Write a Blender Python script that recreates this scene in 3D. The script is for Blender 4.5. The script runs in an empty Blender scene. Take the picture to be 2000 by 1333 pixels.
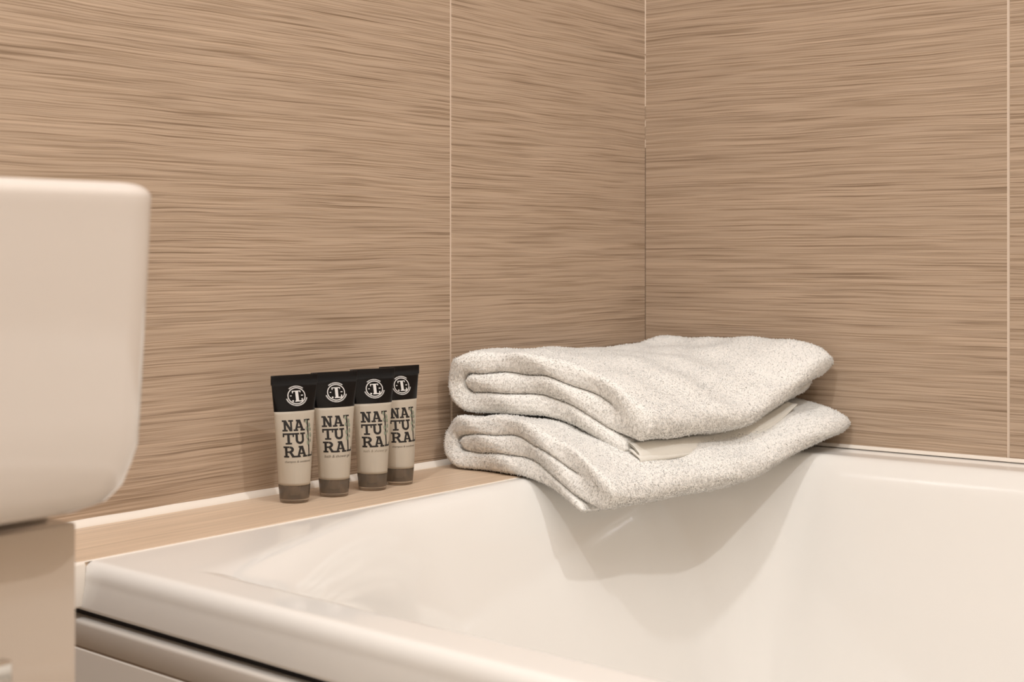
import bpy, math, random
import numpy as np
from mathutils import Vector
rng = np.random.default_rng(7)
random.seed(7)
S = bpy.context.scene
C = S.collection
PI = math.pi

# ------------------------------------------------------------------ camera, world, lights, exposure
F_PX = 2973.0
YAW = math.radians(37.8)
CAM = Vector((-1.469, -0.947, 0.820))
cd = bpy.data.cameras.new('camera'); cam = bpy.data.objects.new('camera', cd); C.objects.link(cam)
cd.sensor_width = 36.0; cd.lens = F_PX / 2000 * 36.0
cd.shift_y = -176.5 / 2000
cd.clip_start = 0.02
cam.location = CAM; cam.rotation_euler = (PI/2, 0, YAW - PI/2)
cd.dof.use_dof = True; cd.dof.focus_distance = 1.36; cd.dof.aperture_fstop = 13.5
S.camera = cam

w = bpy.data.worlds.new('world'); S.world = w; w.use_nodes = True
w.node_tree.nodes['Background'].inputs[0].default_value = (1.0, 0.98, 0.96, 1)
w.node_tree.nodes['Background'].inputs[1].default_value = 0.05

def area(name, loc, size, power, col=(1, .88, .74), target=None, spread=180):
    l = bpy.data.lights.new(name, 'AREA'); l.shape = 'DISK'; l.size = size; l.energy = power; l.color = col
    l.spread = math.radians(spread)
    o = bpy.data.objects.new(name, l); C.objects.link(o); o.location = loc
    d = Vector(target if target else (loc[0], loc[1], 0)) - Vector(loc)
    o.rotation_euler = d.to_track_quat('-Z', 'Y').to_euler()
    return o
WARM = (0.975, 0.985, 1.0)
area('downlight_a', (-0.62, -1.50, 2.37), 0.05, 5.2, WARM, (-0.45, -0.2, 0.6))
area('downlight_b', (-1.80, -0.62, 2.37), 0.10, 6.5, WARM, (-0.9, -0.5, 0.6))
area('ceiling_fill', (-1.45, -1.2, 2.38), 2.1, 13.5, WARM)  # broad fill added for soft ambient light, not an actual fixture
S.view_settings.view_transform = 'Standard'; S.view_settings.look = 'None'
S.view_settings.gamma = 1; S.view_settings.use_curve_mapping = False
S.view_settings.exposure = 0.73

# ------------------------------------------------------------------ helpers
def srgb(r, g, b):
    f = lambda c: (c/255/12.92 if c/255 <= .04045 else ((c/255+.055)/1.055)**2.4)
    return (f(r), f(g), f(b), 1)

def mat(name, col, rough=.5, **kw):
    m = bpy.data.materials.new(name); m.use_nodes = True
    p = m.node_tree.nodes['Principled BSDF']
    p.inputs['Base Color'].default_value = col; p.inputs['Roughness'].default_value = rough
    for k, v in kw.items(): p.inputs[k.replace('_', ' ')].default_value = v
    # faint procedural variation so no surface is perfectly uniform
    nt = m.node_tree; N = nt.nodes; L = nt.links
    tc = N.new('ShaderNodeTexCoord'); n = N.new('ShaderNodeTexNoise'); n.inputs['Scale'].default_value = 9
    L.new(tc.outputs['Object'], n.inputs['Vector'])
    mr = N.new('ShaderNodeMapRange'); mr.inputs['To Min'].default_value = max(0, rough*.9); mr.inputs['To Max'].default_value = rough*1.1
    L.new(n.outputs['Fac'], mr.inputs['Value']); L.new(mr.outputs['Result'], p.inputs['Roughness'])
    return m

def add_mesh(name, verts, faces, m=None, parent=None, smooth=True, uvs=None, midx=None, autosmooth=None):
    me = bpy.data.meshes.new(name)
    me.from_pydata([tuple(v) for v in verts], [], [tuple(f) for f in faces])
    if m is not None:
        for mm in (m if isinstance(m, (list, tuple)) else [m]): me.materials.append(mm)
    if smooth: me.polygons.foreach_set('use_smooth', [True]*len(me.polygons))
    if midx is not None: me.polygons.foreach_set('material_index', midx)
    if uvs is not None:
        ul = me.uv_layers.new(name='UVMap')
        ul.data.foreach_set('uv', np.asarray(uvs, dtype=np.float32).ravel())
    me.update()
    o = bpy.data.objects.new(name, me); C.objects.link(o)
    if parent: o.parent = parent
    return o

def tag(o, label=None, cat=None, group=None, kind=None):
    if label: o['label'] = label
    if cat: o['category'] = cat
    if group: o['group'] = group
    if kind: o['kind'] = kind
    return o

def empty(name, loc, label, cat, group=None, rz=0):
    o = bpy.data.objects.new(name, None); C.objects.link(o); o.location = loc; o.rotation_euler = (0, 0, rz)
    o.empty_display_size = .02
    return tag(o, label, cat, group)

def bevel(o, wd, seg=3, ang=35):
    b = o.modifiers.new('bevel', 'BEVEL'); b.width = wd; b.segments = seg; b.limit_method = 'ANGLE'; b.angle_limit = math.radians(ang)
    b.harden_normals = False
    return o

def box_vf(x0, x1, y0, y1, z0, z1, base=0):
    v = [(x0,y0,z0),(x1,y0,z0),(x1,y1,z0),(x0,y1,z0),(x0,y0,z1),(x1,y0,z1),(x1,y1,z1),(x0,y1,z1)]
    f = [(0,3,2,1),(4,5,6,7),(0,1,5,4),(1,2,6,5),(2,3,7,6),(3,0,4,7)]
    return v, [tuple(i+base for i in q) for q in f]

def box(name, x0, x1, y0, y1, z0, z1, m, parent=None, bev=0, smooth=False, seg=3):
    v, f = box_vf(x0, x1, y0, y1, z0, z1)
    o = add_mesh(name, v, f, m, parent, smooth=smooth or bev > 0)
    if bev: bevel(o, bev, seg)
    return o

# ------------------------------------------------------------------ materials
def tile_material(name, light, mid, dark, rough=.28):
    m = bpy.data.materials.new(name); m.use_nodes = True
    nt = m.node_tree; N = nt.nodes; L = nt.links; p = N['Principled BSDF']
    uv = N.new('ShaderNodeUVMap'); uv.uv_map = 'UVMap'
    sep = N.new('ShaderNodeSeparateXYZ'); L.new(uv.outputs['UV'], sep.inputs[0])
    # slow waviness of the fibres
    wob = N.new('ShaderNodeTexNoise'); wob.inputs['Scale'].default_value = 1; wob.inputs['Detail'].default_value = 2
    mp0 = N.new('ShaderNodeMapping'); mp0.inputs['Scale'].default_value = (6, 16, 1)
    L.new(uv.outputs['UV'], mp0.inputs[0]); L.new(mp0.outputs[0], wob.inputs['Vector'])
    sc = N.new('ShaderNodeMath'); sc.operation = 'MULTIPLY_ADD'; sc.inputs[1].default_value = .0062; sc.inputs[2].default_value = -.0031
    L.new(wob.outputs['Fac'], sc.inputs[0])
    ad = N.new('ShaderNodeMath'); ad.operation = 'ADD'; L.new(sep.outputs['Y'], ad.inputs[0]); L.new(sc.outputs[0], ad.inputs[1])
    cmb = N.new('ShaderNodeCombineXYZ'); L.new(sep.outputs['X'], cmb.inputs['X']); L.new(ad.outputs[0], cmb.inputs['Y'])
    def streak(sx, sy, det=2.0, off=0):
        mp = N.new('ShaderNodeMapping'); mp.inputs['Scale'].default_value = (sx, sy, 1); mp.inputs['Location'].default_value = (off, off*3.1, off)
        L.new(cmb.outputs[0], mp.inputs[0])
        n = N.new('ShaderNodeTexNoise'); n.inputs['Scale'].default_value = 1; n.inputs['Detail'].default_value = det; n.inputs['Roughness'].default_value = .55
        L.new(mp.outputs[0], n.inputs['Vector']); return n.outputs['Fac']
    def ramp(fac, pts):
        r = N.new('ShaderNodeValToRGB'); e = r.color_ramp.elements
        e[0].position, e[0].color = pts[0]; e[1].position, e[1].color = pts[-1]
        for q in pts[1:-1]:
            x = e.new(q[0]); x.color = q[1]
        L.new(fac, r.inputs[0]); return r.outputs[0]
    def mix(mode, fac, a, b):
        x = N.new('ShaderNodeMix'); x.data_type = 'RGBA'; x.blend_type = mode
        if isinstance(fac, float): x.inputs['Factor'].default_value = fac
        else: L.new(fac, x.inputs['Factor'])
        L.new(a, x.inputs['A'])
        if isinstance(b, tuple): x.inputs['B'].default_value = b
        else: L.new(b, x.inputs['B'])
        return x.outputs['Result']
    fine = streak(7, 950, 2, 0)
    base = ramp(fine, [(.38, mid), (.53, light), (.72, light)])
    broad = streak(2.5, 200, 3, 4)
    base = mix('MULTIPLY', 0.8, base, ramp(broad, [(.32, (.88, .875, .87, 1)), (.62, (1.05, 1.05, 1.05, 1))]))
    dk = streak(6, 620, 2.5, 9)
    base = mix('MIX', ramp(dk, [(.33, (.8, .8, .8, 1)), (.45, (0, 0, 0, 1))]), base, dark)
    pl = streak(5.5, 580, 2, 17)
    base = mix('MIX', ramp(pl, [(.56, (0, 0, 0, 1)), (.72, (.75, .75, .75, 1))]), base, tuple(min(1, c*1.22) for c in light[:3]) + (1,))
    L.new(base, p.inputs['Base Color'])
    p.inputs['Roughness'].default_value = rough
    p.inputs['Specular IOR Level'].default_value = .45
    bp = N.new('ShaderNodeBump'); bp.inputs['Strength'].default_value = .22; bp.inputs['Distance'].default_value = .0006
    L.new(dk, bp.inputs['Height']); L.new(bp.outputs[0], p.inputs['Normal'])
    return m
M = {}
M['tile'] = tile_material('striped_tile', srgb(187, 164, 142), srgb(160, 137, 114), srgb(124, 102, 81))
M['ledge'] = tile_material('striped_ledge_tile', srgb(216, 192, 167), srgb(207, 182, 156), srgb(184, 159, 134), .4)
M['grout'] = mat('grout', srgb(222, 203, 184), .8)
M['caulk'] = mat('white_silicone', srgb(238, 228, 216), .35)
M['tub'] = mat('white_acrylic', srgb(236, 232, 226), .07, Coat_Weight=.0, Specular_IOR_Level=.45)
M['ceramic'] = mat('white_ceramic', srgb(222, 212, 203), .1, Coat_Weight=.5, Coat_Roughness=.03)
M['panel'] = mat('satin_white_panel', srgb(238, 232, 224), .25)
M['gap'] = mat('dark_gap', srgb(22, 20, 24), .6)
M['gloss_front'] = mat('gloss_beige_front', srgb(200, 184, 168), .1, Coat_Weight=.3, Coat_Roughness=.05)
M['chrome'] = mat('chrome', srgb(220, 218, 214), .12, Metallic=1.0)
M['plaster'] = mat('cream_plaster', srgb(236, 228, 216), .8)
M['floor'] = mat('beige_floor_tile', srgb(214, 202, 188), .4)
M['black'] = mat('black_plastic', srgb(6, 5, 7), .24, Specular_IOR_Level=.3)
M['ink'] = mat('black_ink', srgb(20, 14, 12), .5)
M['smalltext'] = mat('grey_ink', srgb(95, 84, 72), .6)
M['fainttext'] = mat('faint_ink', srgb(152, 138, 120), .6)
M['silver'] = mat('white_print', srgb(214, 210, 206), .45)
M['leaf'] = mat('sage_print', srgb(126, 134, 114), .6)
M['cap'] = mat('smoked_cap', srgb(205, 190, 172), .16, Transmission_Weight=.86, IOR=1.25)
M['frost'] = mat('frosted_tube', srgb(222, 211, 194), .34, Transmission_Weight=.42, IOR=1.3)
def towel_material(name, col, trans=.28):
    m = bpy.data.materials.new(name); m.use_nodes = True
    nt = m.node_tree; N = nt.nodes; L = nt.links; p = N['Principled BSDF']
    p.inputs['Base Color'].default_value = col; p.inputs['Roughness'].default_value = .95
    p.inputs['Specular IOR Level'].default_value = .1
    p.inputs['Sheen Weight'].default_value = .15; p.inputs['Sheen Roughness'].default_value = .5
    tc = N.new('ShaderNodeTexCoord'); n = N.new('ShaderNodeTexNoise'); n.inputs['Scale'].default_value = 500
    L.new(tc.outputs['Object'], n.inputs['Vector'])
    b = N.new('ShaderNodeBump'); b.inputs['Strength'].default_value = .3; b.inputs['Distance'].default_value = .0008
    L.new(n.outputs['Fac'], b.inputs['Height']); L.new(b.outputs[0], p.inputs['Normal'])
    t = N.new('ShaderNodeBsdfTranslucent'); t.inputs['Color'].default_value = col
    mx = N.new('ShaderNodeMixShader'); mx.inputs[0].default_value = trans
    L.new(p.outputs[0], mx.inputs[1]); L.new(t.outputs[0], mx.inputs[2])
    L.new(mx.outputs[0], N['Material Output'].inputs['Surface'])
    return m
M['terry'] = towel_material('terry_cotton', (.975, .94, .88, 1), .06)
M['hem'] = towel_material('woven_hem', (.86, .82, .74, 1), .05)

# ------------------------------------------------------------------ setting
LEDGE = 0.615; RIM = 0.6138
XMIN, YMIN, ZMAX = -2.6, -2.3, 2.4
def tiled_wall(name, axis, joints_h, joints_v, thick=.12):
    """axis 'y': plane y=0 facing -y ; axis 'x': plane x=0 facing -x.  Tiles sit 0.8 mm proud of the grout bed."""
    V, Fc, UV, MI = [], [], [], []
    g = .0013
    def P(h, z, d):      # h: coordinate along the wall, d: out into the room
        return (h, -d, z) if axis == 'y' else (-d, h, z)
    def quad(pts, uv, mi):
        b = len(V); V.extend(pts)
        f = [b, b+1, b+2, b+3]
        Fc.append(tuple(f)); UV.extend(uv); MI.append(mi)
    h0, h1 = joints_h[0], joints_h[-1]
    quad([P(h0, 0, 0), P(h1, 0, 0), P(h1, ZMAX, 0), P(h0, ZMAX, 0)], [(0,0)]*4, 1)
    quad([P(h0, 0, -thick), P(h1, 0, -thick), P(h1, ZMAX, -thick), P(h0, ZMAX, -thick)], [(0,0)]*4, 1)
    for a, b in ((h0, h0), (h1, h1)):
        quad([P(a, 0, 0), P(a, 0, -thick), P(a, ZMAX, -thick), P(a, ZMAX, 0)], [(0,0)]*4, 1)
    quad([P(h0, ZMAX, 0), P(h1, ZMAX, 0), P(h1, ZMAX, -thick), P(h0, ZMAX, -thick)], [(0,0)]*4, 1)
    D, e = .0011, .0005
    for i in range(len(joints_h)-1):
        for j in range(len(joints_v)-1):
            a, b = joints_h[i] + g, joints_h[i+1] - g
            if i == len(joints_h)-2: b = joints_h[i+1] - .0008
            z0, z1 = joints_v[j] + g, joints_v[j+1] - g
            ox, oy = random.uniform(0, 30), random.uniform(0, 30)
            uv = lambda h, z: (h + ox, z + oy)
            quad([P(a+e, z0+e, D), P(b-e, z0+e, D), P(b-e, z1-e, D), P(a+e, z1-e, D)], [uv(a,z0), uv(b,z0), uv(b,z1), uv(a,z1)], 0)
            ring_o = [(a,z0),(b,z0),(b,z1),(a,z1)]; ring_i = [(a+e,z0+e),(b-e,z0+e),(b-e,z1-e),(a+e,z1-e)]
            for k in range(4):
                k2 = (k+1) % 4
                quad([P(*ring_o[k], 0), P(*ring_o[k2], 0), P(*ring_i[k2], D), P(*ring_i[k], D)], [uv(*ring_o[k]), uv(*ring_o[k2]), uv(*ring_o[k2]), uv(*ring_o[k])], 0)
    return add_mesh(name, V, Fc, [M['tile'], M['grout']], smooth=False, uvs=UV, midx=MI)
jz = [0.0, 0.57, 1.17, 1.77, ZMAX]
wl = tag(tiled_wall('wall_left', 'y', [XMIN, -2.145, -1.545, -.945, -.3453, 0], jz), 'brown striped tile wall behind the small tubes, with one white grout joint', kind='structure')
wr = tag(tiled_wall('wall_right', 'x', [YMIN, -2.22, -1.62, -1.02, -.42, 0], jz), 'brown striped tile wall on the right of the corner behind the bathtub', kind='structure')
tag(box('wall_back', XMIN-.12, XMIN, YMIN, .12, 0, ZMAX, M['plaster']), kind='structure')
tag(box('wall_front', XMIN-.12, .12, YMIN-.12, YMIN, 0, ZMAX, M['plaster']), kind='structure')
tag(box('floor', XMIN-.12, .12, YMIN-.12, .12, -.1, 0, M['floor']), kind='structure')
tag(box('ceiling', XMIN-.12, .12, YMIN-.12, .12, ZMAX, ZMAX+.1, M['plaster']), kind='structure')

# grout bead in the wall corner: only the upper part is still filled, broken up lower down
V, Fc = [], []
for z0, z1, wd in ((1.045, 2.38, .0007), (1.024, 1.043, .0005), (.985, 1.021, .0005), (.962, .969, .0004), (.938, .947, .0004)):
    b = len(V); n = 24
    for k in range(n+1):
        z = z0 + (z1-z0)*k/n; ww = wd*(1+.25*math.sin(k*2.1+z0*40))
        V += [(-ww-.0011, -.0011, z), (-.0011, -ww-.0011, z), (-.0004, -.0004, z)]
    for k in range(n):
        q = b+3*k
        Fc += [(q, q+1, q+4, q+3), (q+1, q+2, q+5, q+4), (q+2, q, q+3, q+5)]
tag(add_mesh('trim_1', V, Fc, M['grout'], smooth=False), 'thin broken grout line up the corner of the tiled walls', kind='structure')

tag(box('trim_7', -.00150, -.0006, -.00150, -.0006, .56, .9375, mat('dark_joint', srgb(74, 56, 42), .8)), 'dark open joint down the lower part of the wall corner', kind='structure')
# tiled ledge and white silicone joints
lx0 = -.852
V, Fc = box_vf(lx0, -.0012, -.105, -.0012, LEDGE-.012, LEDGE)
UV = []
for f in Fc:
    for i in f: UV.append((V[i][0]+3.3, V[i][1]*1.0+V[i][2]+5.1))
ledge = add_mesh('trim_2', V, Fc, M['ledge'], smooth=False, uvs=UV); bevel(ledge, .0006, 2)
tag(ledge, 'light wood look tile ledge between striped wall and bathtub carrying the four tubes', kind='structure')
def bead(name, path, prof, label):
    V, Fc = [], []; n = len(prof)
    for (o, du, dv) in path:
        for (a, b) in prof: V.append(tuple(o[i] + a*du[i] + b*dv[i] for i in range(3)))
    for k in range(len(path)-1):
        for i in range(n-1):
            q = k*n+i; Fc.append((q, q+1, q+n+1, q+n))
    return tag(add_mesh(name, V, Fc, M['caulk']), label, kind='structure')
cove = [(.0053*math.cos(t)**1.4 if t < 1.5 else 0, .0053*math.sin(t)**1.4) for t in [i*PI/2/8 for i in range(9)]]
N_ = 80
bead('trim_3', [((lx0 + (-.0014-lx0)*k/N_, -.0012, LEDGE-.0002), (0, -1-.02*math.sin(k*1.3), 0), (0, 0, 1+.03*math.sin(k*.9))) for k in range(N_+1)], cove, 'white silicone joint along the back of the ledge behind the tubes')
cove2 = [(.0035*math.cos(t), .0035*math.sin(t)) for t in [i*PI/2/6 for i in range(7)]]
bead('trim_4', [((-.0012, -.106 - 1.6*k/N_, RIM+.0008), (-1, 0, 0), (0, 0, 1)) for k in range(N_+1)], cove2, 'white silicone joint where the bathtub meets the right wall')
cove3 = [(.0011*math.cos(t), .0007*math.sin(t)) for t in [i*PI/2/5 for i in range(6)]]
bead('trim_5', [((lx0 + (-.06-lx0)*k/N_, -.105, RIM-.0002), (0, -1, 0), (0, 0, 1)) for k in range(N_+1)], cove3, 'thin white silicone joint along the front of the ledge')

# ------------------------------------------------------------------ bathtub
def front_x(y): return -.8615 + (-.874 + .8525) * (y + .232) / (-.485 + .232)
def sm_(a, b, x):
    t = np.clip((x-a)/(b-a), 0, 1); return t*t*(3-2*t)
def bathtub():
    TY0, TY1 = -.02, -1.70
    # profile of basin depth against distance inside the opening
    tab_d = np.linspace(0, .45, 901); slope = np.zeros_like(tab_d)
    r1 = .036; smax = 3.1
    for i, d in enumerate(tab_d):
        q_ = min(1, d/r1); s = smax * q_*q_*(3-2*q_)
        slope[i] = s
    depth = np.concatenate([[0], np.cumsum((slope[1:]+slope[:-1])/2*(tab_d[1]-tab_d[0]))])
    D = .40
    # soft limit to the floor of the basin
    dlim = .30      # straight wall down to here, then the fillet into the floor
    depth = np.where(depth > dlim, dlim + (D-dlim)*(1-np.exp(-(depth-dlim)/(D-dlim))), depth)
    q_ = np.minimum(1, tab_d/.34); ss = 1.5*q_*q_*(3-2*q_)
    depth_soft = np.minimum(np.concatenate([[0], np.cumsum((ss[1:]+ss[:-1])/2*(tab_d[1]-tab_d[0]))]), D)
    # opening: rounded rectangle
    ex0, ex1, ey0, ey1 = None, -.052, -1.62, -.108
    def h(x, y):
        fx = front_x(y) + .036
        # local coordinates so the opening follows the slanting front edge
        d_l = x - fx; d_r = ex1 - x; d_t = ey1 - y; d_b = y - ey0
        def corner(a, b, r):
            return np.where((a < r) & (b < r), r - np.hypot(r-a, r-b), np.minimum(a, b))
        dT = np.maximum(np.minimum(corner(d_r, d_t, .15), corner(d_r, d_b, .22)), 0)
        dL = np.maximum(corner(d_l, d_b, .25), 0)
        wgt = np.maximum(sm_(-.88, -.42, x), sm_(.35, .85, -y))
        dT = np.maximum(dT - .075*(1-sm_(-.86, -.52, x))*(1-sm_(.30, .6, -y)), 0)
        A = np.interp(dT, tab_d, depth)*wgt + np.interp(dT, tab_d, depth_soft)*(1-wgt)
        B = np.interp(dL, tab_d, depth)
        kk = np.clip(1.5*np.minimum(A, B), 0, .07); hh = np.clip(kk-np.abs(A-B), 0, None)
        return -(np.minimum(A, B) - hh*hh/(4*np.maximum(kk, 1e-6)))
    ys = np.concatenate([np.linspace(TY0, -.10, 6), np.arange(-.102, -.45, -.002), np.arange(-.452, TY1, -.009), [TY1]])
    u = np.concatenate([np.linspace(0, .2, 90)[:-1], np.linspace(.2, .8, 80)[:-1], np.linspace(.8, 1, 66)])
    R = .009; lip = .0310
    V = []
    for y in ys:
        fx = front_x(y)
        V += [(fx+.016, y, RIM-lip), (fx+.002, y, RIM-lip), (fx+.0004, y, RIM-lip+.0008), (fx, y, RIM-lip+.003), (fx+.0034, y, RIM-.0145)]
        for t in np.linspace(0, PI/2, 9): V.append((fx + .0036 + R*1.0*(1-math.cos(t)), y, RIM - R*1.25*(1-math.sin(t)) ))
        xs = fx + .016 + u * (-.0016 - fx - .016)
        hz = h(xs, np.full_like(xs, y))
        V += [(x, y, RIM + z) for x, z in zip(xs, hz)]
    n = 5 + 9 + len(u); Fc = []
    for j in range(len(ys)-1):
        for i in range(n-1):
            q = j*n+i; Fc.append((q, q+n, q+n+1, q+1))
    return add_mesh('tub_shell', V, Fc, M['tub'], tub)
tub = empty('bathtub', (0, 0, 0), 'x', 'bathtub')
bathtub()
tag(tub, 'glossy white built-in bathtub below the striped tile walls', 'bathtub')

# apron below the tub: rail with rounded top, shadow gaps and panel
def swept(name, prof, m, parent, y0=-.02, y1=-1.70, smooth=True):
    V, Fc = [], []
    ys = [y0, y1]; n = len(prof)
    px, py = 0, 0
    for y in ys:
        for (dx, z) in prof: V.append((front_x(y)+dx-.003-px, y-py, z))
    for i in range(n-1): Fc.append((i, i+n, i+n+1, i+1))
    Fc.append(tuple(range(n))); Fc.append(tuple(reversed(range(n, 2*n))))
    return add_mesh(name, V, Fc, m, parent, smooth=smooth)
top = RIM - .0310 - .0052
r_ = .003
prof = [(.018, top), (r_+.001, top)] + [(r_ - r_*math.sin(t)+.0, top - r_ + r_*math.cos(t)) for t in np.linspace(0, PI/2, 6)] + [(0, top-.0170), (.0185, top-.0170)]
ap = swept('front_panel', [(.016, top-.0185), (.0006, top-.0185), (0, top-.0192), (0, .0), (.016, .0)], M['panel'], tub, smooth=False)
rail = swept('top_rail', prof, M['panel'], ap)
bevel(rail, .0004, 1)
prof = [(.012, top-.0170), (.012, top-.0192), (.0185, top-.0192), (.0185, top-.0170)]
sg = swept('shadow_joint', [(.0008, top-.0165), (.0008, top-.0193), (.018, top-.0188), (.018, top-.0165)], mat('joint_brown', srgb(150, 131, 113), .6), ap, smooth=False)
dk = swept('gap_shade_strip', [(.0185, RIM-.028), (.0105, RIM-.0295), (.0105, top-.0005), (.0185, top-.001)], M['gap'], ap, smooth=False)  # near-black strip paints in the shade of the open gap below the lip
tag(dk, 'black strip standing in for the shade in the gap under the bathtub rim')

tag(box('trim_6', -.8590, -.8465, -.1085, -.1000, RIM-.0295, RIM+.0006, M['caulk'], bev=.002), 'small white silicone dab at the outer end of the ledge', kind='structure')
# ------------------------------------------------------------------ towels
def towel(name, corners, T, sag, ztop_fn, label, seed, hem_layers=2, hem_len=.84, hem_q=.0015, q_in=.010, front_tb=.62):
    """corners: plan positions LB (left back), RB, LF (left front), RF.  The cloth is folded in thirds: a thick ribbon
    runs along the bottom, round the back, over the top and folds back into the middle."""
    r = np.random.default_rng(seed)
    LB, RB, LF, RF = [np.array(c) for c in corners]
    W = np.linalg.norm(LF-LB); Lg = np.linalg.norm(RF-LF)
    tau = T/3
    # interfaces as a function of q (0 back .. W front)
    def z1(q):
        t = np.clip((q-(W-.075))/.075, 0, 1); t = t*t*(3-2*t)
        return tau*(1-t*(1-front_tb))
    def TT(q): return T*(1-.04*np.clip((q-(W-.03))/.03, 0, 1)**2)
    def z2(q): return z1(q) + (TT(q)-z1(q))*.5
    g = .0003
    # build centreline + half thickness samples
    cen, hal = [], []
    ds = .0025
    def addp(q, z, hh): cen.append((q, z)); hal.append(hh)
    for q in np.arange(W-q_in, 1.55*tau, -ds):
        addp(q, z1(q)/2, z1(q)/2-g)
    Rb = tau
    q0 = 1.5*tau
    for a in np.linspace(-PI/2, -3*PI/2, 26):
        addp(q0 + Rb*1.0*math.cos(a)*1.0, 1.5*tau + Rb*math.sin(a), tau/2-g)
    for q in np.arange(q0+ds, W-.029, ds):
        addp(q, (z2(q)+TT(q))/2, (TT(q)-z2(q))/2-g)
    qf = W - .029; Rq = .041
    zt, zm = (z2(qf)+TT(qf))/2, (z1(qf)+z2(qf))/2
    rr = (zt-zm)/2; ht = (TT(qf)-z2(qf))/2-g; k0 = len(cen); zc_ = z2(qf)
    for a in np.linspace(PI/2, -PI/2, 26)[1:-1]:
        addp(qf + rr*math.cos(a)*1.0, (zt+zm)/2 + rr*math.sin(a), ht)
    k1 = len(cen)
    for q in np.arange(qf, 1.12*tau, -ds):
        addp(q, (z1(q)+z2(q))/2, (z2(q)-z1(q))/2-g)
    cen = np.array(cen); hal = np.array(hal)
    tan = np.gradient(cen, axis=0); tan /= np.linalg.norm(tan, axis=1)[:, None]
    nor = np.stack([-tan[:, 1], tan[:, 0]], 1)
    n = len(cen)
    # taper start and end of ribbon into round edges
    s = np.concatenate([[0], np.cumsum(np.linalg.norm(np.diff(cen, axis=0), axis=1))])
    def rnd(d, rad): 
        t = np.clip(1-d/rad, 0, 1); return np.sqrt(np.clip(1-t*t, .0, 1))
    hal = hal*np.maximum(rnd(s, .004), .02)*np.maximum(rnd(s[-1]-s, .009), .02)
    Pp = cen + nor*hal[:, None]; Pm = cen - nor*hal[:, None]
    fc = np.array([qf, zc_]); up_, dn_ = TT(qf)-zc_-g, zc_-z1(qf)-g
    for kk_, a in zip(range(k0, k1), np.linspace(PI/2, -PI/2, 26)[1:-1]):
        c_, s_ = math.cos(a), math.sin(a)
        o_ = np.array([qf + Rq*abs(c_)**.85, zc_ + (up_ if s_ > 0 else dn_)*math.copysign(abs(s_)**.85, s_)])
        i_ = np.array([qf + .0004*c_, zc_ + .0003*s_])
        if np.linalg.norm(Pp[kk_-1 if kk_ == k0 else k0-1]-fc) > np.linalg.norm(Pm[k0-1]-fc): Pp[kk_], Pm[kk_] = o_, i_
        else: Pm[kk_], Pp[kk_] = o_, i_
    cen = (Pp+Pm)/2
    # l positions
    ls = np.concatenate([[0, .0004, .0012, .0024, .004, .006, .0085], np.arange(.011, Lg-.012, .0025), Lg - np.array([.0115, .009, .007, .005, .0035, .002, .001, .0003, 0])])
    m = len(ls)
    re = .0055
    endl = np.clip(1-np.clip(1-ls/re, 0, 1)**2.4, 0, 1)**(1/2.4)
    # low frequency waviness, different for every towel
    ph = r.uniform(0, 2*PI, 8)
    def world(q, l, z, edge=True):
        """q,l,z arrays -> world"""
        zmid = T*.5
        # right end closes as one big round fold
        dr = Lg - l; Rr = T*.5
        t = np.clip(1-dr/Rr, 0, 1); comp = np.clip(1-t**3.2, 0, 1)**(1/2.9)
        z = zmid + (z-zmid)*comp
        # the ends bulge a little outward
        u = np.clip(q/W, -.2, 1.2); v = l/Lg
        # front-right plan corner is rounded
        P = (LB[None]*(1-v)[:, None] + RB[None]*v[:, None])*(1-u)[:, None] + (LF[None]*(1-v)[:, None] + RF[None]*v[:, None])*u[:, None]
        pull = .006*np.clip((v-.86)/.14, 0, 1)**2*np.clip((u-.6)/.4, 0, 1)**2
        P = P + pull[:, None]*np.array([-.5, 1.0])[None]
        pullb = .012*np.clip((v-.86)/.14, 0, 1)**2*np.clip((.35-u)/.35, 0, 1)**2
        P = P + pullb[:, None]*np.array([-.5, -1.0])[None]
        wob = .0016*np.sin(v*9+ph[0]+u*2)+.0012*np.sin(u*11+ph[1]+v*3)+.0008*np.sin(v*23+ph[2]-u*7)
        layer = .0009*np.sin(v*31+ph[3]+z*300)+.0008*np.sin(u*27+ph[4]+z*220)
        P = P + (np.array([0, -1.0])[None]*(.0018*np.sin(v*14+ph[5]+z*60)*np.clip(u, 0, 1))[:, None])
        P = P + (np.array([-1.0, 0])[None]*(.0022*np.sin(u*15+ph[6]+z*110)*(1-v))[:, None])
        hz = sag(u, v) + ztop_fn(u, v)*z/T
        zz = hz + z + (wob + layer)*np.clip(z/T*1.6, 0, 1)
        return np.stack([P[:, 0], P[:, 1], zz], 1)
    side = np.concatenate([np.ones(n), -np.ones(n)])
    idx = np.concatenate([np.arange(n), np.arange(n)[::-1]])
    K = 2*n
    off_ = np.concatenate([(Pp-cen), (Pm-cen)[::-1]])
    Q = cen[idx][:, None, :] + off_[:, None, :]*endl[None, :, None]   # K x m x 2
    # compress the last mm of the left end toward its centre -> plush rounded layer ends
    Lmat = np.broadcast_to(ls[None], (K, m))
    Wd = world(Q[..., 0].ravel(), Lmat.ravel(), Q[..., 1].ravel())
    Vv = Wd.reshape(K, m, 3)
    ii, jj = np.meshgrid(np.arange(K), np.arange(m-1), indexing='ij')
    i2 = (ii+1) % K
    quads = np.stack([ii*m+jj, i2*m+jj, i2*m+jj+1, ii*m+jj+1], -1).reshape(-1, 4)
    verts = Vv.reshape(-1, 3)
    # ---- terry loops: small tufts on every surface that can be seen
    A = Vv[ii.ravel(), jj.ravel()]; B = Vv[i2.ravel(), jj.ravel()]; Cc = Vv[i2.ravel(), jj.ravel()+1]; Dd = Vv[ii.ravel(), jj.ravel()+1]
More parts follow.
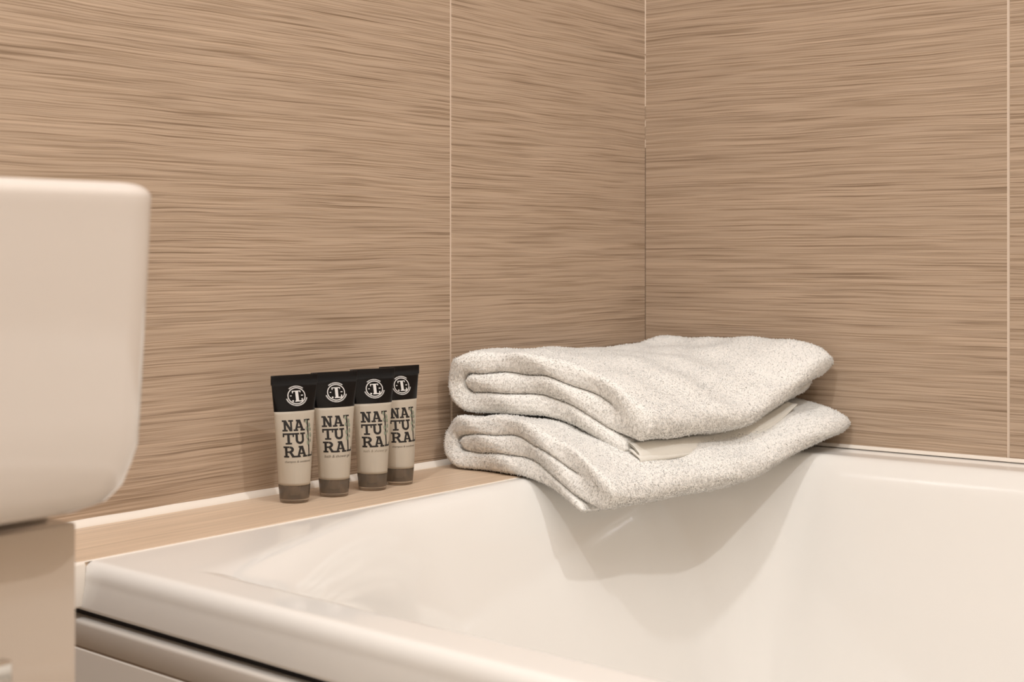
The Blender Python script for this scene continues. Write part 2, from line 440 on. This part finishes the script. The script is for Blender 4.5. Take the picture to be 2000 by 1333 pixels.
    cr = np.cross(Cc-A, Dd-B); ar = np.linalg.norm(cr, axis=1)/2
    nrm = cr/np.maximum(np.linalg.norm(cr, axis=1), 1e-12)[:, None]
    qq = Q[..., 0][ii.ravel(), jj.ravel()]; zz = Q[..., 1][ii.ravel(), jj.ravel()]; ll = Lmat[ii.ravel(), jj.ravel()]
    outer = (zz > TT(qq)-.0035) | (zz < .004) | (qq < .004) | (qq < 1.5*tau - np.sqrt(np.clip((1.5*tau)**2-(zz-1.5*tau)**2, 0, None)) + .004) | (qq > W-.031) | (ll < .013) | (ll > Lg-.02)
    # sign of normals: they must point away from ribbon centre
    cenv = cen[idx][ii.ravel()]
    cw = world(cenv[:, 0], ll, cenv[:, 1])
    sg = np.sign(np.einsum('ij,ij->i', nrm, (A+Cc)/2-cw)); med = np.sign(np.median(sg[sg != 0]))
    nrm = nrm*med
    if med < 0: quads = quads[:, ::-1]
    prob = ar*outer; dens = 1/(1.0e-3**2)
    cnt = r.poisson(prob*dens)
    rep = np.repeat(np.arange(len(cnt)), cnt); k = len(rep)
    a_, b_ = r.random(k)[:, None], r.random(k)[:, None]
    pos = (A[rep]*(1-a_)+B[rep]*a_)*(1-b_) + (Dd[rep]*(1-a_)+Cc[rep]*a_)*b_
    nn = nrm[rep] + r.normal(0, .30, (k, 3)); nn /= np.linalg.norm(nn, axis=1)[:, None]
    t1 = np.cross(nn, r.normal(0, 1, (k, 3))); t1 /= np.linalg.norm(t1, axis=1)[:, None]; t2 = np.cross(nn, t1)
    ln = (r.uniform(.0006, .0013, k) + .0010*(r.random(k) < .10))[:, None]; wd = r.uniform(.00034, .00056, k)[:, None]
    base = pos - nn*.0003
    bend = t1*ln*r.uniform(-.35, .35, (k, 1))
    tv = [base + wd*(t1*math.cos(x)+t2*math.sin(x)) for x in (0, 2.094, 4.189)]
    md = [base + nn*ln*.62 + .85*wd*(t1*math.cos(x)+t2*math.sin(x)) for x in (0, 2.094, 4.189)]
    tip = base + nn*ln + bend
    TV = np.stack(tv + md + [tip], 1).reshape(-1, 3)
    o0 = len(verts) + np.arange(k)*7
    tq = np.concatenate([np.stack([o0+i, o0+(i+1) % 3, o0+3+(i+1) % 3, o0+3+i], 1) for i in range(3)])
    tt = np.concatenate([np.stack([o0+3+i, o0+3+(i+1) % 3, o0+6], 1) for i in range(3)])
    allv = np.concatenate([verts, TV])
    quads = np.concatenate([quads, tq])
    me = bpy.data.meshes.new('terry_cloth')
    me.vertices.add(len(allv)); me.vertices.foreach_set('co', allv.astype(np.float32).ravel())
    nl = quads.size + tt.size
    me.loops.add(nl); me.loops.foreach_set('vertex_index', np.concatenate([quads.ravel(), tt.ravel()]).astype(np.int32))
    me.polygons.add(len(quads)+len(tt))
    st = np.concatenate([np.arange(len(quads))*4, quads.size + np.arange(len(tt))*3])
    me.polygons.foreach_set('loop_start', st.astype(np.int32))
    me.materials.append(M['terry'])
    me.update(calc_edges=True); me.validate()
    me.polygons.foreach_set('use_smooth', [True]*len(me.polygons))
    vn = np.empty(len(allv)*3, dtype=np.float32); me.vertices.foreach_get('normal', vn); vn = vn.reshape(-1, 3)
    sn = np.repeat(nrm[rep], 7, axis=0)
    mixn = sn*.95 + vn[len(verts):]*.05 + r.normal(0, .07, (k, 3))[np.repeat(np.arange(k), 7)]
    vn[len(verts):] = mixn/np.linalg.norm(mixn, axis=1)[:, None]
    me.normals_split_custom_set_from_vertices(vn)
    c = (LB+RB+LF+RF)/4
    root = empty(name, (c[0], c[1], LEDGE), label, 'towel', 'folded white bath towels')
    root.location.z = float(allv[:, 2].min())
    ob = bpy.data.objects.new('terry_cloth', me); C.objects.link(ob); ob.parent = root
    ob.location = (-root.location.x, -root.location.y, -root.location.z)
    # ---- flat woven hems poking out under the front fold
    for hl in range(hem_layers):
        th = .0014; oq = W + hem_q + hl*.0013
        lv = np.arange(-.0015+.0015*hl, Lg*hem_len, .003)
        V = []
        for l in lv:
            v = l/(Lg*hem_len)
            hh = (.0108 - .0050*hl)*(1-v**1.5)*.9 + .0012 + .0006*math.sin(l*40+hl*2)
            oq2 = oq + .001*math.sin(l*33+hl) - .003*v
            mid = np.array([(oq2-.011, hh+.0002), (oq2-.008, hh), (oq2-.005, hh-.0008), (oq2-.0015, hh*.72), (oq2, hh*.40), (oq2-.0006, .0004)])
            tg = np.gradient(mid, axis=0); tg /= np.linalg.norm(tg, axis=1)[:, None]; nm = np.stack([-tg[:, 1], tg[:, 0]], 1)*th/2
            pr = np.concatenate([mid+nm, (mid-nm)[::-1]])
            V.append(world(pr[:, 0], np.full(len(pr), l), pr[:, 1]))
        V = np.concatenate(V); npn = len(pr); Fc = []
        for j in range(len(lv)-1):
            for i in range(npn):
                Fc.append((j*npn+i, j*npn+(i+1) % npn, (j+1)*npn+(i+1) % npn, (j+1)*npn+i))
        Fc.append(tuple(range(npn))[::-1]); Fc.append(tuple((len(lv)-1)*npn+i for i in range(npn)))
        h = add_mesh('hem', V, Fc, M['hem'], root); h.location = ob.location
        tag(h, 'flat smooth woven hem edge')
    return root

def sm(a, b, x):
    t = np.clip((x-a)/(b-a), 0, 1); return t*t*(3-2*t)
# lower towel: lies on the ledge, sags over the edge of the basin
def sag_low(u, v):
    base = LEDGE + .0015
    d = np.clip((u-.50)/.50, 0, 1)**1.5
    return base - d*(.036*(1-sm(.45, 1.0, v)) + .000)
low = towel('folded_towel', [(-.374, -.014), (-.0045, -.016), (-.381, -.198), (-.0035, -.247)], .0475,
            sag_low, lambda u, v: 0*u, 'lower folded white terry towel lying directly on the ledge and bathtub rim', 11, 0, .06, 0, .015, .42)
def sag_up(u, v):
    vv = v
    return sag_low(u, .12+.85*v) + .0475 + .0034 - .0035*np.clip((u-.5)/.5, 0, 1)*(1-v) + .006*sm(.7, .95, v)*u
upt = towel('folded_towel', [(-.371, -.014), (-.010, -.016), (-.318, -.196), (-.010, -.232)], .0545,
            sag_up, lambda u, v: (.0065*np.exp(-(v/.14)**2) - .0050*np.exp(-((v-.55)/.28)**2))*(1-.5*u), 'upper folded white terry towel stacked on top of the other towel', 23, 2)

# ------------------------------------------------------------------ toiletry tubes
CAPH = .0145; ZC = .0955; ZT = .1035; Z_BLACK = .0742
RA, RB_ = .0127, .0210
def ab(z):
    t = min(max((z-CAPH)/(ZC-CAPH), 0), 1)
    a = RA + (RB_-RA)*t**1.1
    b = RA*(1-t**1.7)*1.0 + .0009
    return a, b
def surf(s, z, off=.00015):
    """point on the front of the tube at arc length s from the centre line and height z"""
    a, b = ab(z); n = 60; th = 0; acc = 0; tgt = abs(s)
    dth = (PI/2)/n
    for i in range(n):
        tm = (i+.5)*dth; dl = math.hypot(a*math.cos(tm), b*math.sin(tm))*dth
        if acc + dl >= tgt: th += dth*(tgt-acc)/dl; break
        acc += dl; th += dth
    th = th if s >= 0 else -th
    nx, ny = b*math.sin(th), a*math.cos(th); q = math.hypot(nx, ny)
    return (a*math.sin(th) + off*nx/q, -(b*math.cos(th) + off*ny/q), z)

class Ink:
    def __init__(s, stretch=(0, 1)): s.V = []; s.F = []; s.st = stretch
    def sf(s, x, y, off): return surf(s.st[0]+(x-s.st[0])*s.st[1], y, off)
    def quad(s, p0, p1, p2, p3, nx=4, ny=4, off=.00018):
        b = len(s.V)
        for j in range(ny+1):
            for i in range(nx+1):
                u, v = i/nx, j/ny
                x = (p0[0]*(1-u)+p1[0]*u)*(1-v) + (p3[0]*(1-u)+p2[0]*u)*v
                y = (p0[1]*(1-u)+p1[1]*u)*(1-v) + (p3[1]*(1-u)+p2[1]*u)*v
                s.V.append(s.sf(x, y, off))
        for j in range(ny):
            for i in range(nx):
                q = b + j*(nx+1)+i; s.F.append((q, q+1, q+nx+2, q+nx+1))
    def rect(s, x0, x1, y0, y1, **k): s.quad((x0,y0),(x1,y0),(x1,y1),(x0,y1), **k)
    def arc(s, cx, cy, r0, r1, a0, a1, n=24, ry=1.0, off=.00018):
        b = len(s.V)
        for i in range(n+1):
            t = math.radians(a0+(a1-a0)*i/n)
            for r in (r0, r1): s.V.append(s.sf(cx+r*math.cos(t), cy+r*ry*math.sin(t), off))
        for i in range(n): s.F.append((b+2*i, b+2*i+1, b+2*i+3, b+2*i+2))
    def disc(s, cx, cy, r, n=12, off=.0002): s.arc(cx, cy, 0, r, 0, 360, n, off=off)

def letter(ink, ch, x, y, H, Wd):
    X = lambda u: x+u*Wd
    Y = lambda v: y+v*H
    R = lambda a, b, c, d, **k: ink.rect(X(a), X(b), Y(c), Y(d), **k)
    sf = .15
    if ch == 'N':
        R(.14, .33, 0, 1); R(.70, .87, 0, 1)
        ink.quad((X(.64), Y(0)), (X(.87), Y(0)), (X(.36), Y(1)), (X(.12), Y(1)))
        R(0, .46, 0, sf); R(0, .34, 1-sf, 1); R(.55, 1.0, 1-sf, 1)
    elif ch == 'A':
        ink.quad((X(.10), Y(0)), (X(.28), Y(0)), (X(.56), Y(1)), (X(.38), Y(1)))
        ink.quad((X(.70), Y(0)), (X(.93), Y(0)), (X(.65), Y(1)), (X(.42), Y(1)))
        R(.22, .78, .27, .40); R(0, .40, 0, sf); R(.60, 1.02, 0, sf); R(.26, .62, 1-sf, 1)
    elif ch == 'T':
        R(0, 1, 1-sf, 1); R(.39, .61, 0, 1); R(.22, .78, 0, sf); R(0, .13, .66, 1); R(.87, 1, .66, 1)
    elif ch == 'U':
        R(.14, .34, .38, 1); R(.68, .86, .38, 1); R(0, .46, 1-sf, 1); R(.55, 1, 1-sf, 1)
        r = .36*Wd; 
        ink.arc(X(.50), Y(.38), r-.19*Wd, r, 180, 360, 16, ry=.38*H/r)
    elif ch == 'R':
        R(.12, .32, 0, 1); R(0, .44, 0, sf); R(0, .5, 1-sf, 1); R(.3, .55, .42, .56)
        ink.arc(X(.52), Y(.71), .12*Wd, .34*Wd, -90, 90, 12, ry=.29*H/(.34*Wd))
        ink.quad((X(.70), Y(0)), (X(.95), Y(0)), (X(.66), Y(.48)), (X(.44), Y(.48))); R(.66, 1.04, 0, sf)

def small_text(string, width, x0, z0, slant=.22, mt=None, off=.00018, h=None):
    cu = bpy.data.curves.new('t', 'FONT'); cu.body = string; cu.size = 1; cu.resolution_u = 2
    ob = bpy.data.objects.new('t', cu); C.objects.link(ob)
    dg = bpy.context.evaluated_depsgraph_get(); me = ob.evaluated_get(dg).to_mesh()
    vs = [v.co.copy() for v in me.vertices]; fs = [tuple(p.vertices) for p in me.polygons]
    ob.evaluated_get(dg).to_mesh_clear(); bpy.data.objects.remove(ob); bpy.data.curves.remove(cu)
    mx = max(v.x for v in vs); k = width/mx
    hk = k if h is None else h
    return [surf(x0 + (v.x + slant*v.y)*k, z0 + v.y*hk, off) for v in vs], fs

def make_tube(loc, rz, label, sub):
    root = empty('toiletry_tube', loc, label, 'toiletry tube', 'small toiletry tubes on the ledge', rz)
    n = 56
    # cap: slightly tapered, open skirt with rounded foot
    prof = [(.0, .0), (.0108, .0), (.0116, .0004), (.0119, .0014), (.0130, CAPH-.0005), (.0129, CAPH), (.0118, CAPH), (.0108, .0030), (0, .0028)]
    V, Fc = [], []
    for (r, z) in prof:
        for i in range(n): a = 2*PI*i/n; V.append((r*math.cos(a), r*math.sin(a), z))
    for j in range(len(prof)-1):
        for i in range(n): Fc.append((j*n+i, j*n+(i+1) % n, (j+1)*n+(i+1) % n, (j+1)*n+i))
    cap = add_mesh('cap', V, Fc, M['cap'], root); tag(cap, 'smoky grey translucent screw cap')
    # inner neck seen through the cap
    V, Fc = [], []
    for (r, z) in [(.0001, .0045), (.0072, .0045), (.0075, .005), (.0075, .013), (.0085, CAPH)]:
        for i in range(n): a = 2*PI*i/n; V.append((r*math.cos(a), r*math.sin(a), z))
    for j in range(4):
        for i in range(n): Fc.append((j*n+i, j*n+(i+1) % n, (j+1)*n+(i+1) % n, (j+1)*n+i))
    add_mesh('neck', V, Fc, M['frost'], cap)
    # body
    def loft(zs, m, name, capbot=False, captop=False, grow=0):
        V, Fc = [], []
        for z in zs:
            a, b = ab(z)
            for i in range(n):
                t = 2*PI*i/n; V.append(((a+grow)*math.sin(t), -(b+grow)*math.cos(t), z))
        for j in range(len(zs)-1):
            for i in range(n): Fc.append((j*n+i, j*n+(i+1) % n, (j+1)*n+(i+1) % n, (j+1)*n+i))
        if capbot: Fc.append(tuple(range(n))[::-1])
        if captop: Fc.append(tuple((len(zs)-1)*n+i for i in range(n)))
        return add_mesh(name, V, Fc, m, root)
    loft(list(np.linspace(CAPH+.0001, Z_BLACK, 26)), M['frost'], 'body', True, True)
    # black upper end
    V, Fc = [], []
    zs = list(np.linspace(Z_BLACK, ZC, 16)); rings = []
    for z in zs:
        a, b = ab(z); rings.append([((a+.00005)*math.sin(2*PI*i/n), -(b+.00005)*math.cos(2*PI*i/n), z) for i in range(n)])
    for z, g, wd in ((ZC+.0002, .0010, .0004), (ZC+.0009, .0012, .0006), (ZT-.0006, .0012, .0006), (ZT, .0009, .0004)):
        ring = []
        for i in range(n):
            t = 2*PI*i/n; sx = math.copysign(abs(math.sin(t))**.35, math.sin(t)); cy = math.copysign(abs(math.cos(t))**.5, math.cos(t))
            ring.append(((RB_+wd)*sx, -g*cy, z))
        rings.append(ring)
    for rg in rings: V += rg
    for j in range(len(rings)-1):
        for i in range(n): Fc.append((j*n+i, j*n+(i+1) % n, (j+1)*n+(i+1) % n, (j+1)*n+i))
    Fc.append(tuple((len(rings)-1)*n+i for i in range(n)))
    bk = add_mesh('sealed_end', V, Fc, M['black'], root)
    tag(bk, 'black crimped upper end')
    # printing
    k = Ink(); H = .0090; p = .0105; zb = .0375; x0 = -.0146; w_ = 1.10
    letter(k, 'N', x0, zb+2*p, H, .0084*w_); letter(k, 'A', x0+.0082*w_, zb+2*p, H, .0092*w_)
    letter(k, 'T', x0, zb+p, H, .0082*w_); letter(k, 'U', x0+.0080*w_, zb+p, H, .0094*w_)
    letter(k, 'R', x0, zb, H, .0088*w_); letter(k, 'A', x0+.0088*w_, zb, H, .0092*w_)
    sx = x0+.0198*w_
    k.rect(sx, sx+.0014, zb, zb+2*p+H, ny=12); k.rect(sx-.0018, sx+.0034, zb+2*p+H-.0012, zb+2*p+H)
    k.rect(sx-.0026, sx-.0019, zb+2*p+H-.0026, zb+2*p+H); 
    k.rect(sx-.0012, sx+.0052, zb, zb+.0014); k.rect(sx+.0046, sx+.0056, zb, zb+.0034)
    add_mesh('lettering', k.V, k.F, M['ink'], root, smooth=False)
    V, F = small_text(sub, .0235, x0+.0005, zb-.0042)
    add_mesh('small_print', V, F, M['fainttext'] if 'faint' in label else M['smalltext'], root, smooth=False)
    # leaf sprig on the long stem
    k = Ink()
    for i, (dx, z, rx, rz_) in enumerate([(-.0012, .0655, .0008, .0017), (.0020, .0625, .0010, .0019), (.0024, .0590, .0012, .0015), (-.0012, .0600, .0008, .0016),
                                           (.0026, .0545, .0009, .0021), (-.0010, .0535, .0010, .0020), (.0022, .0500, .0008, .0014), (-.0009, .0485, .0010, .0019)]):
        k.arc(sx+.0007+dx, z, 0, rx, 0, 360, 12, ry=rz_/rx, off=.00025)
    add_mesh('leaf_sprig', k.V, k.F, M['leaf'], root, smooth=False)
    # emblem
    k = Ink(stretch=(.0002, 1.24)); cx, cz = .0002, .0865; r = .0067
    k.arc(cx, cz, r-.0007, r, 0, 360, 48)
    k.rect(cx-.0008, cx+.0014, cz-.0041, cz+.0041)
    k.rect(cx-.0030, cx+.0032, cz+.0034, cz+.0041); k.rect(cx-.0032, cx-.0025, cz+.0022, cz+.0041); k.rect(cx+.0026, cx+.0032, cz+.0026, cz+.0041)
    k.rect(cx-.0014, cx+.0042, cz-.0047, cz-.0038); k.rect(cx+.0034, cx+.0043, cz-.0047, cz-.0022)
    k.rect(cx-.0048, cx-.0037, cz-.0002, cz+.0005); k.rect(cx+.0033, cx+.0048, cz-.0002, cz+.0006)
    k.disc(cx-.0030, cz-.0040, .0007)
    for a0, a1 in ((48, 132), (195, 345)):
        a = a0
        while a < a1:
            da = 3.2 if (int(a*7) % 3) else 1.8
            k.arc(cx, cz, r+.0005, r+.0015, a, a+da, 3); a += da+1.5
    add_mesh('emblem', k.V, k.F, M['silver'], root, smooth=False)
    return root
SHC, BSG = 'shampoo & conditioner', 'bath & shower gel'
for (x, y, a, lb, sb) in (
    (-.5950, -.0440, -15, 'leftmost small tube on the ledge, clear with black top, shampoo and conditioner print', SHC),
    (-.5530, -.0480, -19, 'second small tube from the left, darker bath and shower gel print, black top', BSG),
    (-.5090, -.0506, -19, 'third small tube from the left, faint bath and shower gel print, black top', BSG),
    (-.4715, -.0477, -12, 'rightmost small tube beside the towels, partly behind its neighbour', SHC)):
    make_tube((x, y, LEDGE+.0001), math.radians(a), lb, sb)

# ------------------------------------------------------------------ washbasin and vanity
def rrect(x0, x1, y0, y1, r, n=10):
    pts = []
    for cx, cy, a0 in ((x1-r, y1-r, 0), (x0+r, y1-r, 90), (x0+r, y0+r, 180), (x1-r, y0+r, 270)):
        for i in range(n+1):
            t = math.radians(a0+90*i/n); pts.append((cx+r*math.cos(t), cy+r*math.sin(t)))
    return pts
SX0, SX1, SY0 = -1.70, -1.0325, -.42
SZ1 = .820 + .0295; SZ0 = SZ1 - .1425
def washbasin():
    V, Fc = [], []
    rings = []
    def ring(ins, z, r, insb=0): rings.append([(x, y, z) for x, y in rrect(SX0+ins, SX1-ins, SY0+ins, -.002-insb, r)])
    # outside, bottom to top
    ring(.030, SZ0+.0, .03); ring(.018, SZ0+.0012, .03); ring(.0115, SZ0+.0045, .028); ring(.0075, SZ0+.011, .026); ring(.0055, SZ0+.02, .024)
    for t in np.linspace(.2, .93, 8): ring(.0052*(1-t)**1.2, SZ0+t*(SZ1-SZ0), .022)
    R = .0065
    for a in np.linspace(0, PI/2, 7): ring(R*(1-math.cos(a)), SZ1-R+R*math.sin(a), .022)
    # rim and bowl
    ring(.022, SZ1, .03, .10); ring(.026, SZ1-.002, .04, .105); ring(.03, SZ1-.008, .05, .11)
    for t in np.linspace(.15, 1, 8):
        ring(.03+.075*t**1.8, SZ1-.008-.09*math.sin(t*PI/2), .05+.03*t, .11+.02*t)
    n = len(rings[0])
    for rg in rings: V += rg
    for j in range(len(rings)-1):
        for i in range(n): Fc.append((j*n+i, j*n+(i+1) % n, (j+1)*n+(i+1) % n, (j+1)*n+i))
    Fc.append(tuple(range(n))[::-1]); Fc.append(tuple((len(rings)-1)*n+i for i in range(n)))
    o = add_mesh('washbasin', V, Fc, M['ceramic'])
    return tag(o, 'blurred white ceramic washbasin at the left edge in the foreground', 'washbasin')
washbasin()
van = empty('vanity_cabinet', (-1.38, -.2, SZ0-.0035), 'glossy pale beige vanity cabinet hanging under the washbasin', 'cabinet')
def pbox(name, x0, x1, y0, y1, z0, z1, m, par, bev=0):
    p = van.location
    return box(name, x0-p.x, x1-p.x, y0-p.y, y1-p.y, z0-p.z, z1-p.z, m, par, bev)
CX1 = -1.0595; CF = -.388
pbox('cabinet_body', -1.69, CX1, CF+.02, -.002, .25, SZ0-.004, M['gloss_front'], van, .001)
dr = pbox('drawer', -1.69, CX1, CF, CF+.0185, .25, SZ0-.006, M['gloss_front'], van, .0012)
h = pbox('drawer_handle', -1.60, -1.106, CF-.022, CF-.016, .640, .6545, M['chrome'], dr, .0015)
tag(h, 'chrome bar handle')
for hx in (-1.55, -1.14): pbox('handle_post', hx-.004, hx+.004, CF-.0165, CF-.0001, .643, .6515, M['chrome'], h, .0006)
bpy.context.view_layer.update()
